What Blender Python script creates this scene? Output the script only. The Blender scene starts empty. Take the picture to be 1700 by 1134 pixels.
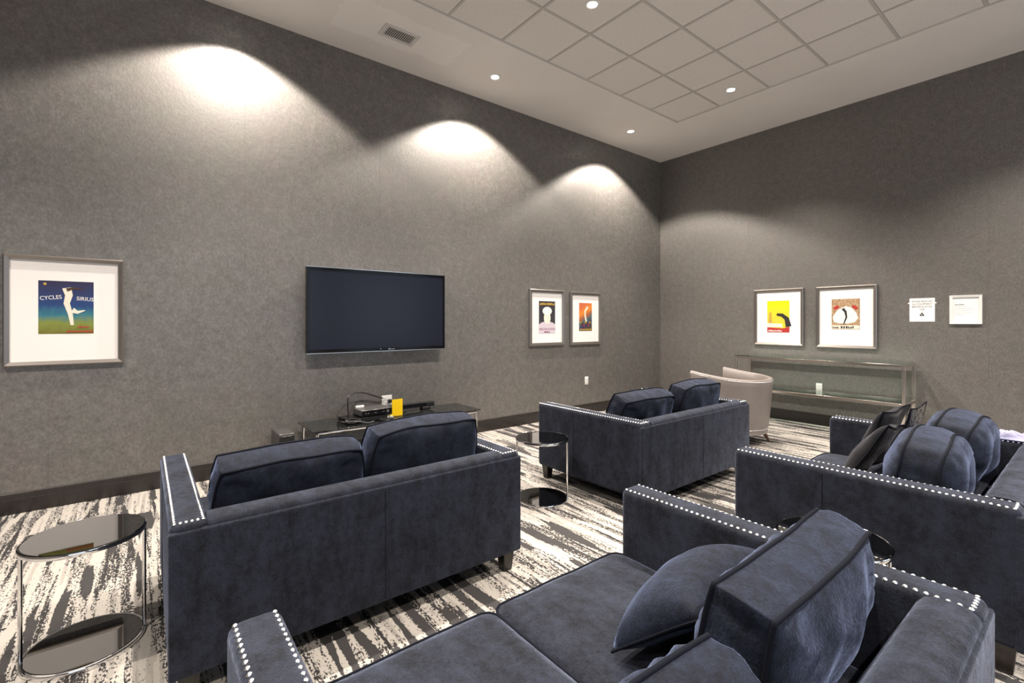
import bpy, bmesh, math, random
from mathutils import Vector, Matrix, noise
random.seed(7); noise.seed_set(3)
C = bpy.context.scene.collection
S = bpy.context.scene
PI = math.pi

# ------------------------------------------------------------------ camera, light, exposure
CAM_H = 1.35
YAW = math.radians(38.17)              # the view turns from +Y (screen wall) towards +X (right wall)
cam_d = bpy.data.cameras.new('camera')
cam = bpy.data.objects.new('camera', cam_d); C.objects.link(cam)
cam.location = (0, 0, CAM_H); cam.rotation_euler = (PI/2, 0, -YAW)
cam_d.sensor_width = 36; cam_d.lens = 778/1700*36
cam_d.shift_y = -32/1700; cam_d.clip_start = 0.02
S.camera = cam

world = bpy.data.worlds.new('world'); S.world = world
world.use_nodes = True
world.node_tree.nodes['Background'].inputs[0].default_value = (0.72, 0.84, 1.0, 1)
world.node_tree.nodes['Background'].inputs[1].default_value = 1.05

S.view_settings.view_transform = 'Standard'
S.view_settings.look = 'None'
S.view_settings.gamma = 1.0
S.view_settings.use_curve_mapping = False
S.view_settings.exposure = 0.74

SPOT_W = 230.0                         # every recessed downlight
SPOT_COL = (1.0, 0.90, 0.80)

# room
WX, WY = 7.0, 4.77
X0, Y0 = -3.6, -3.2
CEIL = 4.10

# ------------------------------------------------------------------ materials
def mat(name, col=(0.5,0.5,0.5), rough=0.5, metal=0.0, **kw):
    m = bpy.data.materials.new(name); m.use_nodes = True
    b = m.node_tree.nodes['Principled BSDF']
    b.inputs['Base Color'].default_value = (*col, 1)
    b.inputs['Roughness'].default_value = rough
    b.inputs['Metallic'].default_value = metal
    for k, v in kw.items():
        b.inputs[k.replace('_', ' ')].default_value = v
    return m

class NT:
    """small helper to write node trees"""
    def __init__(s, m):
        s.m = m; s.t = m.node_tree; s.b = s.t.nodes['Principled BSDF']
    def n(s, typ, **kw):
        x = s.t.nodes.new(typ)
        for k, v in kw.items(): setattr(x, k, v)
        return x
    def l(s, a, b): s.t.links.new(a, b)
    def coord(s, scale=(1,1,1), loc=(0,0,0)):
        tc = s.n('ShaderNodeTexCoord'); mp = s.n('ShaderNodeMapping')
        mp.inputs['Scale'].default_value = scale; mp.inputs['Location'].default_value = loc
        s.l(tc.outputs['Object'], mp.inputs['Vector']); return mp.outputs[0]
    def noise(s, vec, scale, detail=4, rough=0.55):
        x = s.n('ShaderNodeTexNoise'); x.inputs['Scale'].default_value = scale
        x.inputs['Detail'].default_value = detail; x.inputs['Roughness'].default_value = rough
        s.l(vec, x.inputs['Vector']); return x.outputs['Fac']
    def ramp(s, fac, stops, interp='LINEAR'):
        x = s.n('ShaderNodeValToRGB'); x.color_ramp.interpolation = interp
        el = x.color_ramp.elements
        while len(el) < len(stops): el.new(0.5)
        for e, (p, c) in zip(el, stops):
            e.position = p; e.color = (*c, 1) if len(c) == 3 else c
        s.l(fac, x.inputs[0]); return x.outputs[0]
    def math(s, op, a, b=None, clamp=False):
        x = s.n('ShaderNodeMath', operation=op); x.use_clamp = clamp
        for i, v in enumerate((a, b)):
            if v is None: continue
            if isinstance(v, (int, float)): x.inputs[i].default_value = v
            else: s.l(v, x.inputs[i])
        return x.outputs[0]
    def mix(s, fac, a, b, blend='MIX'):
        x = s.n('ShaderNodeMix', data_type='RGBA', blend_type=blend)
        for i, v in ((0, fac), (6, a), (7, b)):
            if isinstance(v, (int, float)): x.inputs[i].default_value = v
            elif isinstance(v, tuple): x.inputs[i].default_value = (*v, 1)
            else: s.l(v, x.inputs[i])
        return x.outputs[2]
    def bump(s, h, strength, dist=0.002):
        x = s.n('ShaderNodeBump'); x.inputs['Strength'].default_value = strength
        x.inputs['Distance'].default_value = dist
        s.l(h, x.inputs['Height']); s.l(x.outputs[0], s.b.inputs['Normal'])

def make_wallpaper():
    m = mat('wallpaper', rough=0.45); t = NT(m)
    v = t.coord()
    big = t.noise(v, 1.1, 3); mid = t.noise(v, 14, 5, 0.65); fine = t.noise(t.coord((1,1,0.75)), 55, 4, 0.75)
    h = t.math('ADD', t.math('MULTIPLY', mid, 0.35), t.math('MULTIPLY', fine, 0.65))
    c1 = t.ramp(h, [(0.36, (0.110,0.104,0.096)), (0.50, (0.152,0.144,0.134)), (0.64, (0.212,0.201,0.187))])
    tint = t.ramp(t.noise(v, 5, 2), [(0.36, (0.985,1.0,0.975)), (0.5, (1,1,1)), (0.66, (1.03,0.985,1.0))])
    tone = t.ramp(big, [(0.3, (0.93,0.93,0.93)), (0.7, (1.05,1.05,1.05))])
    c = t.mix(1.0, t.mix(1.0, c1, tint, 'MULTIPLY'), tone, 'MULTIPLY')
    t.l(c, t.b.inputs['Base Color'])
    t.l(t.ramp(h, [(0.4, (0.50,)*3), (0.62, (0.32,)*3)]), t.b.inputs['Roughness'])
    t.b.inputs['Specular IOR Level'].default_value = 0.8
    t.b.inputs['Metallic'].default_value = 0.18
    t.bump(h, 0.6, 0.004)
    return m

def make_carpet():
    m = mat('carpet', rough=0.95); t = NT(m)
    cream, grey, dark = (0.41,0.382,0.345), (0.19,0.175,0.158), (0.022,0.020,0.021)
    # streaks run along Y: cells long in Y, narrow in X, with ragged edges
    wob = t.noise(t.coord((1, 0.8, 1)), 55, 3)
    tc = t.n('ShaderNodeTexCoord'); sep = t.n('ShaderNodeSeparateXYZ'); t.l(tc.outputs['Object'], sep.inputs[0])
    def cells(sx, sy, off, wobx):
        x = t.math('ADD', t.math('MULTIPLY', sep.outputs[0], sx), t.math('MULTIPLY', wob, wobx))
        y = t.math('ADD', t.math('MULTIPLY', sep.outputs[1], sy), t.math('MULTIPLY', wob, 0.25))
        cb = t.n('ShaderNodeCombineXYZ'); t.l(x, cb.inputs[0]); t.l(y, cb.inputs[1]); cb.inputs[2].default_value = off
        vo = t.n('ShaderNodeTexVoronoi', distance='CHEBYCHEV', voronoi_dimensions='2D'); vo.inputs['Scale'].default_value = 1
        t.l(cb.outputs[0], vo.inputs['Vector'])
        sc = t.n('ShaderNodeSeparateColor'); t.l(vo.outputs['Color'], sc.inputs[0])
        return sc.outputs
    a = cells(24, 2.5, 0, 0.45)
    b = cells(60, 2.9, 3, 0.9)
    sp1 = t.noise(t.coord((1, 0.45, 1)), 130, 2, 0.6)      # loop speckle
    sp2 = t.noise(t.coord((1, 0.16, 1)), 70, 3, 0.65)
    speck = t.math('ADD', t.math('MULTIPLY', sp1, 1.25), t.math('SUBTRACT', t.math('MULTIPLY', sp2, 0.6), 0.425))
    # how much dark each cell carries: clean cream, flecked, mostly dark, solid charcoal
    thr = t.ramp(a[0], [(0.0, (0.29,)*3), (0.24, (0.41,)*3), (0.46, (0.48,)*3), (0.68, (0.57,)*3), (0.84, (1.1,)*3)], 'CONSTANT')
    thin = t.ramp(b[1], [(0.0, (0.0,)*3), (0.22, (0.10,)*3), (0.62, (0.14,)*3), (0.84, (0.30,)*3)], 'CONSTANT')
    thr = t.math('ADD', thr, t.math('SUBTRACT', thin, 0.115))
    k = t.math('MULTIPLY', t.math('SUBTRACT', thr, speck), 22)
    k = t.math('ADD', k, 0.5, clamp=True)
    light = t.mix(t.math('MULTIPLY', t.math('GREATER_THAN', b[2], 0.75), 0.4), cream, grey)
    c = t.mix(k, light, dark)
    c = t.mix(t.math('MULTIPLY', t.math('GREATER_THAN', a[0], 0.85), 0.10), c, (0.16,0.15,0.145))
    t.l(c, t.b.inputs['Base Color'])
    t.bump(t.noise(t.coord(), 260, 2), 0.5, 0.004)
    return m

def make_velvet(name, c_lo, c_hi, sheen=0.75, tint=(0.45,0.55,0.85)):
    m = mat(name, rough=0.85); t = NT(m)
    v = t.coord()
    n1 = t.noise(t.coord((1.6,1,0.7)), 7, 5, 0.7); n2 = t.noise(v, 32, 4, 0.75); n3 = t.noise(v, 160, 2, 0.6)
    h = t.math('ADD', t.math('ADD', t.math('MULTIPLY', n1, 0.45), t.math('MULTIPLY', n2, 0.3)), t.math('MULTIPLY', n3, 0.25))
    t.l(t.ramp(h, [(0.41, c_lo), (0.59, c_hi)]), t.b.inputs['Base Color'])
    t.b.inputs['Sheen Weight'].default_value = sheen
    t.b.inputs['Sheen Roughness'].default_value = 0.38
    t.b.inputs['Sheen Tint'].default_value = (*tint, 1)
    t.l(t.ramp(h, [(0.35, (0.2*sheen,)*3), (0.65, (1.5*sheen,)*3)]), t.b.inputs['Sheen Weight'])
    t.b.inputs['Specular IOR Level'].default_value = 0.25
    t.bump(t.math('ADD', n3, t.math('MULTIPLY', n2, 1.2)), 0.45, 0.003)
    return m

def make_ceiling_paint():
    m = mat('ceiling_paint', rough=0.8); t = NT(m)
    n = t.noise(t.coord(), 1.6, 4)
    c = t.ramp(n, [(0.3, (0.76,0.72,0.69)), (0.7, (0.80,0.76,0.73))])
    # a repainted lighter patch around the air vent
    tc = t.n('ShaderNodeTexCoord'); sep = t.n('ShaderNodeSeparateXYZ'); t.l(tc.outputs['Object'], sep.inputs[0])
    w = t.math('MULTIPLY', t.math('SUBTRACT', t.noise(t.coord(), 5, 3), 0.5), 0.22)
    dx = t.math('SUBTRACT', 0.62, t.math('ABSOLUTE', t.math('SUBTRACT', t.math('ADD', sep.outputs[0], w), 1.95)))
    dy = t.math('SUBTRACT', 0.27, t.math('ABSOLUTE', t.math('SUBTRACT', t.math('ADD', sep.outputs[1], w), 4.16)))
    mk = t.math('MULTIPLY', t.math('MINIMUM', dx, dy), 40, clamp=True)
    t.l(t.mix(t.math('MULTIPLY', mk, 0.5), c, (0.88,0.855,0.835)), t.b.inputs['Base Color'])
    t.bump(t.noise(t.coord(), 90, 2), 0.1, 0.001)
    return m

def make_tile():
    m = mat('ceiling_tile', rough=0.9); t = NT(m)
    n = t.noise(t.coord(), 70, 3, 0.7)
    t.l(t.ramp(n, [(0.35, (0.69,0.65,0.62)), (0.6, (0.77,0.73,0.70))]), t.b.inputs['Base Color'])
    t.bump(n, 0.3, 0.002)
    return m

def make_thin_glass(name, tint):
    m = bpy.data.materials.new(name); m.use_nodes = True
    t = m.node_tree; t.nodes.clear()
    o = t.nodes.new('ShaderNodeOutputMaterial'); mx = t.nodes.new('ShaderNodeMixShader')
    tr = t.nodes.new('ShaderNodeBsdfTransparent'); gl = t.nodes.new('ShaderNodeBsdfGlossy')
    fr = t.nodes.new('ShaderNodeFresnel'); fr.inputs['IOR'].default_value = 1.5
    tr.inputs[0].default_value = (*tint, 1); gl.inputs['Roughness'].default_value = 0.02
    gl.inputs[0].default_value = (0.9,0.95,0.93,1)
    t.links.new(fr.outputs[0], mx.inputs[0]); t.links.new(tr.outputs[0], mx.inputs[1])
    t.links.new(gl.outputs[0], mx.inputs[2]); t.links.new(mx.outputs[0], o.inputs[0])
    return m

def make_wood(name, c1, c2, rough):
    m = mat(name, rough=rough); t = NT(m)
    n = t.noise(t.coord((14,14,1.5)), 6, 4)
    t.l(t.ramp(n, [(0.3, c1), (0.7, c2)]), t.b.inputs['Base Color']); return m

def make_leather():
    m = mat('taupe_leather', rough=0.38); t = NT(m)
    n = t.noise(t.coord(), 5, 3)
    t.l(t.ramp(n, [(0.3, (0.18,0.155,0.142)), (0.7, (0.215,0.187,0.172))]), t.b.inputs['Base Color'])
    t.bump(t.noise(t.coord(), 220, 2), 0.12, 0.001); return m

def make_sequin():
    m = mat('silver_sequin', rough=0.25, metal=0.9); t = NT(m)
    n = t.noise(t.coord((1,2.2,1)), 42, 3, 0.7)
    t.l(t.ramp(n, [(0.46, (0.05,0.05,0.06)), (0.54, (0.75,0.74,0.74))]), t.b.inputs['Base Color'])
    t.bump(n, 0.8, 0.006); return m

def make_print(name, kind):
    """flat printed colour fields (generic stand-ins for the pictures)"""
    m = mat(name, rough=0.5); t = NT(m)
    tc = t.n('ShaderNodeTexCoord'); sep = t.n('ShaderNodeSeparateXYZ'); t.l(tc.outputs['Generated'], sep.inputs[0])
    z = sep.outputs[2]; n = t.noise(tc.outputs['Generated'], 7, 4)
    f = t.math('ADD', z, t.math('MULTIPLY', t.math('SUBTRACT', n, 0.5), 0.25))
    if kind == 'night':
        c = t.ramp(f, [(0.02, (0.16,0.15,0.02)), (0.2, (0.20,0.24,0.04)), (0.36, (0.03,0.17,0.22)), (0.55, (0.012,0.045,0.17)), (0.95, (0.022,0.020,0.065))])
    elif kind == 'orange':
        f2 = t.math('ADD', f, t.math('MULTIPLY', t.math('SUBTRACT', sep.outputs[0], 0.5), -0.3))
        c = t.ramp(f2, [(0.05, (0.06,0.05,0.03)), (0.2, (0.05,0.03,0.09)), (0.42, (0.06,0.13,0.13)), (0.52, (0.35,0.10,0.05)), (0.7, (0.75,0.25,0.03)), (0.95, (0.60,0.14,0.05))])
    elif kind == 'yellow':
        c = t.ramp(f, [(0.0, (0.80,0.60,0.02)), (0.4, (0.85,0.62,0.05)), (0.9, (0.88,0.74,0.0))])
    elif kind == 'tan':
        c = t.ramp(t.noise(tc.outputs['Generated'], 16, 4, 0.7), [(0.36, (0.16,0.07,0.03)), (0.48, (0.42,0.27,0.15)), (0.7, (0.60,0.45,0.30))])
    else:
        c = t.ramp(n, [(0.3, (0.022,0.022,0.03)), (0.7, (0.045,0.042,0.05))])
    t.l(c, t.b.inputs['Base Color']); return m

M = dict(
    wallpaper=make_wallpaper(), carpet=make_carpet(), ceiling=make_ceiling_paint(), tile=make_tile(),
    velvet=make_velvet('navy_velvet', (0.0022,0.0029,0.0056), (0.0138,0.0175,0.0295), 0.27, (0.55,0.64,0.9)),
    velvet_cushion=make_velvet('navy_velvet_cushion', (0.0008,0.0016,0.0046), (0.0070,0.0108,0.0235), 0.36, (0.44,0.56,0.95)),
    velvet_dark=make_velvet('charcoal_velvet', (0.004,0.004,0.006), (0.011,0.011,0.014), 0.15, (0.6,0.6,0.7)),
    piping=mat('navy_piping', (0.0035,0.0045,0.009), 0.9, Specular_IOR_Level=0.15),
    nail=mat('nailhead_nickel', (0.95,0.95,0.96), 0.30, 1.0),
    chrome=mat('chrome', (0.80,0.80,0.81), 0.06, 1.0),
    nickel=mat('brushed_nickel', (0.76,0.71,0.65), 0.24, 1.0),
    pewter=mat('pewter_frame', (0.30,0.275,0.255), 0.34, 0.85),
    espresso=make_wood('espresso_wood', (0.010,0.008,0.007), (0.018,0.014,0.012), 0.3),
    walnut=make_wood('walnut_wood', (0.075,0.035,0.022), (0.13,0.065,0.042), 0.35),
    baseboard=make_wood('dark_baseboard', (0.018,0.0145,0.0135), (0.027,0.022,0.020), 0.28),
    smoke=mat('smoked_mirror_glass', (0.17,0.167,0.163), 0.015, 1.0),
    blackglass=mat('black_glass', (0.012,0.013,0.013), 0.03, 0.0, IOR=1.75),
    glass=make_thin_glass('clear_glass', (0.93,0.97,0.955)),
    leather=make_leather(), sequin=make_sequin(),
    white=mat('white_plastic', (0.80,0.79,0.77), 0.4),
    paper=mat('white_paper', (0.86,0.85,0.84), 0.7),
    matboard=mat('white_mat_board', (0.86,0.825,0.80), 0.8),
    rail=mat('ceiling_rail', (0.52,0.49,0.46), 0.5),
    vent=mat('vent_white_metal', (0.62,0.60,0.58), 0.45),
    black=mat('black_plastic', (0.012,0.012,0.013), 0.35),
    blackgloss=mat('gloss_black_plastic', (0.006,0.006,0.007), 0.12, Specular_IOR_Level=0.2),
    screen=mat('screen_glass', (0.012,0.014,0.024), 0.22, 0.0, Specular_IOR_Level=0.22),
    silver=mat('silver_trim', (0.75,0.74,0.72), 0.22, 1.0),
    grey=mat('grey_plastic', (0.055,0.053,0.053), 0.32),
    yellow=mat('yellow_card', (0.85,0.56,0.0), 0.45),
    lilac=mat('lilac_cloth', (0.42,0.42,0.60), 0.8),
    ink=mat('black_ink', (0.02,0.02,0.02), 0.7), faint=mat('grey_ink', (0.45,0.45,0.46), 0.7),
    cream_ink=mat('cream_ink', (0.80,0.74,0.62), 0.6), red_ink=mat('red_ink', (0.45,0.03,0.03), 0.6),
    plum_ink=mat('plum_ink', (0.20,0.03,0.08), 0.6), gold_ink=mat('gold_ink', (0.55,0.36,0.06), 0.6),
    olive_ink=mat('olive_ink', (0.30,0.22,0.03), 0.6), brown_ink=mat('brown_ink', (0.06,0.03,0.015), 0.6),
    white_ink=mat('white_ink', (0.85,0.83,0.78), 0.6), lav_ink=mat('lavender_ink', (0.62,0.55,0.62), 0.6),
    p_night=make_print('print_night', 'night'), p_orange=make_print('print_orange', 'orange'),
    p_yellow=make_print('print_yellow', 'yellow'), p_tan=make_print('print_tan', 'tan'), p_dark=make_print('print_dark', 'dark'),
)
lens = bpy.data.materials.new('lamp_lens'); lens.use_nodes = True
_b = lens.node_tree.nodes['Principled BSDF']; _b.inputs['Emission Color'].default_value = (1,0.93,0.84,1); _b.inputs['Emission Strength'].default_value = 14
M['lens'] = lens

# ------------------------------------------------------------------ mesh helpers
def link(name, me, material=None, parent=None, loc=(0,0,0), rot=(0,0,0)):
    o = bpy.data.objects.new(name, me); C.objects.link(o)
    if material is not None and me is not None:
        me.materials.clear(); me.materials.append(M[material] if isinstance(material, str) else material)
    o.parent = parent; o.location = loc; o.rotation_euler = rot
    return o
def thing(name, label, cat, loc=(0,0,0), rotz=0, group=None):
    o = bpy.data.objects.new(name, None); C.objects.link(o)
    o.empty_display_size = 0.1
    o.location = loc; o.rotation_euler = (0,0,rotz)
    return tag(o, label, cat, group)
def tag(o, label, cat, group=None):
    o['label'] = label; o['category'] = cat
    if group: o['group'] = group
    return o
def struct(o): o['kind'] = 'structure'; return o
def stuff(o): o['kind'] = 'stuff'; return o
def dup(root, loc, rotz, label, group=None):
    def cp(o, parent):
        c = o.copy(); C.objects.link(c)
        if parent: c.parent = parent
        for ch in o.children: cp(ch, c)
        return c
    r = cp(root, None); r.location = loc; r.rotation_euler = (0,0,rotz); r['label'] = label
    if group: r['group'] = group
    return r
def finish(bm, name, smooth=False, angle=35):
    bmesh.ops.recalc_face_normals(bm, faces=bm.faces)
    me = bpy.data.meshes.new(name); bm.to_mesh(me); bm.free()
    if smooth:
        me.polygons.foreach_set('use_smooth', [True]*len(me.polygons))
        if angle: me.set_sharp_from_angle(angle=math.radians(angle))
    return me
def add_box(bm, x0, x1, y0, y1, z0, z1, bevel=0, seg=2):
    r = bmesh.ops.create_cube(bm, size=1)
    vs = r['verts']
    for v in vs:
        v.co = Vector((x0 if v.co.x < 0 else x1, y0 if v.co.y < 0 else y1, z0 if v.co.z < 0 else z1))
    if bevel:
        es = list({e for v in vs for e in v.link_edges})
        bmesh.ops.bevel(bm, geom=es, offset=bevel, segments=seg, profile=0.5, affect='EDGES')
def box(name, x0, x1, y0, y1, z0, z1, bevel=0, seg=2):
    bm = bmesh.new(); add_box(bm, x0, x1, y0, y1, z0, z1, bevel, seg)
    return finish(bm, name, bool(bevel), 40)
def boxes(name, lst, bevel=0):
    bm = bmesh.new()
    for b in lst: add_box(bm, *b, bevel, 1)
    return finish(bm, name)
def add_tube(bm, pts, r, seg=8, closed=False, cap=True):
    pts = [Vector(p) for p in pts]; n = len(pts); rings = []
    prev = None
    for i, p in enumerate(pts):
        if closed: d = pts[(i+1) % n] - pts[i-1]
        else: d = pts[min(i+1, n-1)] - pts[max(i-1, 0)]
        d.normalize()
        if prev is None:
            up = Vector((0,0,1)) if abs(d.z) < 0.9 else Vector((1,0,0))
            u = d.cross(up).normalized()
        else:
            u = (prev - d*prev.dot(d)).normalized()
        prev = u; w = d.cross(u)
        rr = r[i] if isinstance(r, (list, tuple)) else r
        rings.append([bm.verts.new(p + (u*math.cos(a) + w*math.sin(a))*rr) for a in (2*PI*k/seg for k in range(seg))])
    for i in range(n if closed else n-1):
        A, B = rings[i], rings[(i+1) % n]
        for k in range(seg): bm.faces.new((A[k], A[(k+1)%seg], B[(k+1)%seg], B[k]))
    if cap and not closed:
        bm.faces.new(rings[0]); bm.faces.new(rings[-1][::-1])
def tube(name, pts, r, seg=8, closed=False):
    bm = bmesh.new(); add_tube(bm, pts, r, seg, closed); return finish(bm, name, True, 50)
def lathe(name, prof, seg=48, smooth_angle=35):
    """prof: (r, z) list, closed at r == 0"""
    bm = bmesh.new(); rings = []
    for r, z in prof:
        if r < 1e-6: rings.append([bm.verts.new((0,0,z))])
        else: rings.append([bm.verts.new((r*math.cos(2*PI*k/seg), r*math.sin(2*PI*k/seg), z)) for k in range(seg)])
    for A, B in zip(rings, rings[1:]):
        for k in range(seg):
            a0, a1 = A[k % len(A)], A[(k+1) % len(A)]; b0, b1 = B[k % len(B)], B[(k+1) % len(B)]
            vs = []
            for v in (a0, a1, b1, b0):
                if v not in vs: vs.append(v)
            if len(vs) > 2: bm.faces.new(vs)
    return finish(bm, name, True, smooth_angle)
def add_prism(bm, poly, d0, d1, axis='X'):
    def P(a, b, d): return (d, a, b) if axis == 'X' else ((a, d, b) if axis == 'Y' else (a, b, d))
    A = [bm.verts.new(P(a, b, d0)) for a, b in poly]; B = [bm.verts.new(P(a, b, d1)) for a, b in poly]
    n = len(poly)
    bm.faces.new(A); bm.faces.new(B[::-1])
    for i in range(n): bm.faces.new((A[i], B[i], B[(i+1)%n], A[(i+1)%n]))
def text_mesh(body, size, depth=0.0004, shear=0.0, spacing=1.0):
    cu = bpy.data.curves.new('lettering', 'FONT'); cu.body = body; cu.size = size; cu.extrude = depth
    cu.align_x = 'CENTER'; cu.shear = shear; cu.space_character = spacing; cu.resolution_u = 3
    o = bpy.data.objects.new('tmp_lettering', cu); C.objects.link(o)
    dg = bpy.context.evaluated_depsgraph_get()
    me = bpy.data.meshes.new_from_object(o.evaluated_get(dg))
    me.transform(Matrix.Rotation(PI/2, 4, 'X'))
    bpy.data.objects.remove(o); bpy.data.curves.remove(cu)
    return me
def lettering(body, size, material, parent, x, y, z, width=None, rot=0, **kw):
    me = text_mesh(body, size, **kw)
    if width:
        xs = [v.co.x for v in me.vertices]; me.transform(Matrix.Scale(width/(max(xs)-min(xs)), 4, (1,0,0)))
    return link('lettering', me, material, parent, (x, y, z), (0, rot, 0))

# ------------------------------------------------------------------ the room
floor = struct(link('floor', box('floor', X0, WX, Y0, WY, -0.1, 0), 'carpet'))

# drywall border of the ceiling with the tiled field let into it
TX1, TY1, TS, NX, NY = 5.79, 3.68, 0.605, 13, 9
TX0, TY0 = TX1 - TS*NX, TY1 - TS*NY
ceiling = struct(link('ceiling', boxes('ceiling', [
    (X0, WX, TY1, WY, CEIL, CEIL+0.1), (X0, WX, Y0, TY0, CEIL, CEIL+0.1),
    (X0, TX0, TY0, TY1, CEIL, CEIL+0.1), (TX1, WX, TY0, TY1, CEIL, CEIL+0.1),
    (TX0, TX1, TY0, TY1, CEIL+0.05, CEIL+0.1)]), 'ceiling'))
tile_me = box('ceiling_tile', -TS/2+0.013, TS/2-0.013, -TS/2+0.013, TS/2-0.013, 0, 0.012, 0.002, 1)
tile_me.materials.append(M['tile'])
for i in range(NX):
    for j in range(NY):
        link('ceiling_tile', tile_me, None, ceiling, (TX0+(i+0.5)*TS, TY0+(j+0.5)*TS, CEIL+0.014))
for i in range(NX+1):
    w = 0.012 if 0 < i < NX else 0.016
    link('grid_rail', box('grid_rail', -w, w, TY0, TY1, CEIL+0.010, CEIL+0.024), 'rail', ceiling, (TX0+i*TS, 0, 0))
for j in range(NY+1):
    w = 0.0118 if 0 < j < NY else 0.016
    link('grid_rail', box('grid_rail', TX0, TX1, -w, w, CEIL+0.0102, CEIL+0.0242), 'rail', ceiling, (0, TY0+j*TS, 0))

# walls: each a solid wall hung with wallpaper strips
def papered(name, along, a0, a1, seams):
    edges = [a0] + sorted(s for s in seams if a0 < s < a1) + [a1]
    if along == 'X': w = struct(link(name, box(name, a0, a1+0.2, WY+0.004, WY+0.2, 0, CEIL), 'wallpaper'))
    else: w = struct(link(name, box(name, WX+0.004, WX+0.2, a0, a1, 0, CEIL), 'wallpaper'))
    for s0, s1 in zip(edges, edges[1:]):
        g = 0.0003
        if along == 'X': me = box('wallpaper_strip', s0+g, s1-g, WY, WY+0.0045, 0, CEIL)
        else: me = box('wallpaper_strip', WX, WX+0.0045, s0+g, s1-g, 0, CEIL)
        link('wallpaper_strip', me, 'wallpaper', w)
    return w
P = 1.2575
wall_left = papered('wall_left', 'X', X0, WX, [-0.546+P*k for k in range(-3, 7)])
wall_right = papered('wall_right', 'Y', Y0, WY, [4.55-P*k for k in range(0, 7)])
# side and rear walls outside the frame; the rear one has unseen tall windows, added to give a bluish daylight fill
wall_side = struct(link('wall_side', box('wall_side', X0-0.2, X0, Y0-0.2, WY+0.2, 0, CEIL), 'wallpaper'))
FILL_WIN = [(-2.8, 0.2), (0.8, 3.6), (4.2, 6.6)]; SILL, HEAD = 0.5, 3.0
rear = [(X0, WX+0.2, Y0-0.2, Y0, 0, SILL), (X0, WX+0.2, Y0-0.2, Y0, HEAD, CEIL)]
xs = [X0] + [v for w in FILL_WIN for v in w] + [WX+0.2]
rear += [(xs[k], xs[k+1], Y0-0.2, Y0, SILL, HEAD) for k in range(0, len(xs), 2)]
wall_rear = struct(link('wall_rear', boxes('wall_rear', rear), 'wallpaper'))
for k, (a, b) in enumerate(FILL_WIN):
    fr = [(a, a+0.05, Y0-0.14, Y0-0.06, SILL, HEAD), (b-0.05, b, Y0-0.14, Y0-0.06, SILL, HEAD),
          ((a+b)/2-0.025, (a+b)/2+0.025, Y0-0.14, Y0-0.06, SILL, HEAD),
          (a, b, Y0-0.14, Y0-0.06, SILL, SILL+0.05), (a, b, Y0-0.14, Y0-0.06, HEAD-0.05, HEAD)]
    struct(link('window_%d' % (k+1), boxes('window_frame', fr), 'white'))

# baseboards: a flat board with a stepped cap
def board(name, along, a0, a1):
    prof = [(0,0), (-0.018,0), (-0.018,0.100), (-0.0165,0.104), (-0.012,0.104), (-0.010,0.140), (-0.007,0.145), (0,0.145)]
    bm = bmesh.new()
    if along == 'X': add_prism(bm, [(WY+p, z) for p, z in prof], a0, a1, 'X')
    else: add_prism(bm, [(WX+p, z) for p, z in prof], a0, a1, 'Y')
    return struct(link(name, finish(bm, name), 'baseboard'))
board('baseboard_left', 'X', X0, WX-0.02)
board('baseboard_right', 'Y', Y0, WY-0.0)

# recessed downlights
lamp_trim = lathe('trim_ring', [(0.042,0.004), (0.044,-0.004), (0.060,-0.006), (0.066,-0.002), (0.066,0.004)], 32)
lamp_lens = lathe('lens', [(0,-0.001), (0.043,-0.001), (0.043,0.003), (0,0.003)], 32)
lamp_trim.materials.append(M['white']); lamp_lens.materials.append(M['lens'])
sp = bpy.data.lights.new('downlight_beam', 'SPOT'); sp.energy = SPOT_W; sp.color = SPOT_COL
sp.spot_size = math.radians(118); sp.spot_blend = 0.22; sp.shadow_soft_size = 0.035
sp2 = sp.copy(); sp2.spot_size = math.radians(112); sp2.spot_blend = 0.75; sp2.energy = SPOT_W*1.15
def downlight(x, y, z, label, group, beam=sp2):
    t = thing('downlight', label, 'downlight', (x, y, z), 0, group)
    link('trim_ring', lamp_trim, None, t); link('lens', lamp_lens, None, t)
    l = bpy.data.objects.new('beam', beam); C.objects.link(l); l.parent = t; l.location = (0,0,-0.04)
LX = [TX1-0.5*TS-4*TS*k for k in range(4)]
WASH = ['recessed downlight in the plain border above the pair of tall pictures', 'recessed downlight in the plain border above the television end nearest the pictures',
        'recessed downlight in the plain border between the television and the lone square picture']
for x, lab in zip(LX, WASH): downlight(x+(0.03 if x > 3 else 0), 4.25, CEIL, lab, 'wall-washing downlights', sp)
for y in (2.7725, 0.3525, -1.4625):
    for k, x in enumerate(LX):
        lab = 'recessed downlight let into a ceiling tile behind the seats'
        if y > 2: lab = ('recessed downlight in the outermost ceiling tile beside the plain border strip', 'recessed downlight in an inner ceiling tile above the round table between the loveseats',
                         'recessed downlight in an inner ceiling tile above the loveseat before the television', 'recessed downlight in an inner ceiling tile beyond the lone side table')[k]
        downlight(x, y, CEIL+0.0135, lab, 'downlights in the tiled field')

# air vent near the television wall
v = thing('air_vent', 'small white ceiling air vent with narrow dark slots', 'air vent', (1.925, 4.195, CEIL))
bm = bmesh.new()
for b in ((-0.175,0.175,-0.105,-0.070), (-0.175,0.175,0.070,0.105), (-0.175,-0.135,-0.07,0.07), (0.135,0.175,-0.07,0.07)):
    add_box(bm, *b, -0.008, 0, 0.002, 1)
link('frame', finish(bm, 'frame'), 'vent', v)
link('backing', box('backing', -0.135, 0.135, -0.07, 0.07, -0.0012, 0), 'black', v)
slat = box('slat', -0.0040, 0.0040, -0.07, 0.07, -0.0035, -0.0012); slat.materials.append(M['vent'])
for k in range(14): link('slat', slat, None, v, (-0.1258+k*0.01935, 0, 0), (0,0,0))

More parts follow.
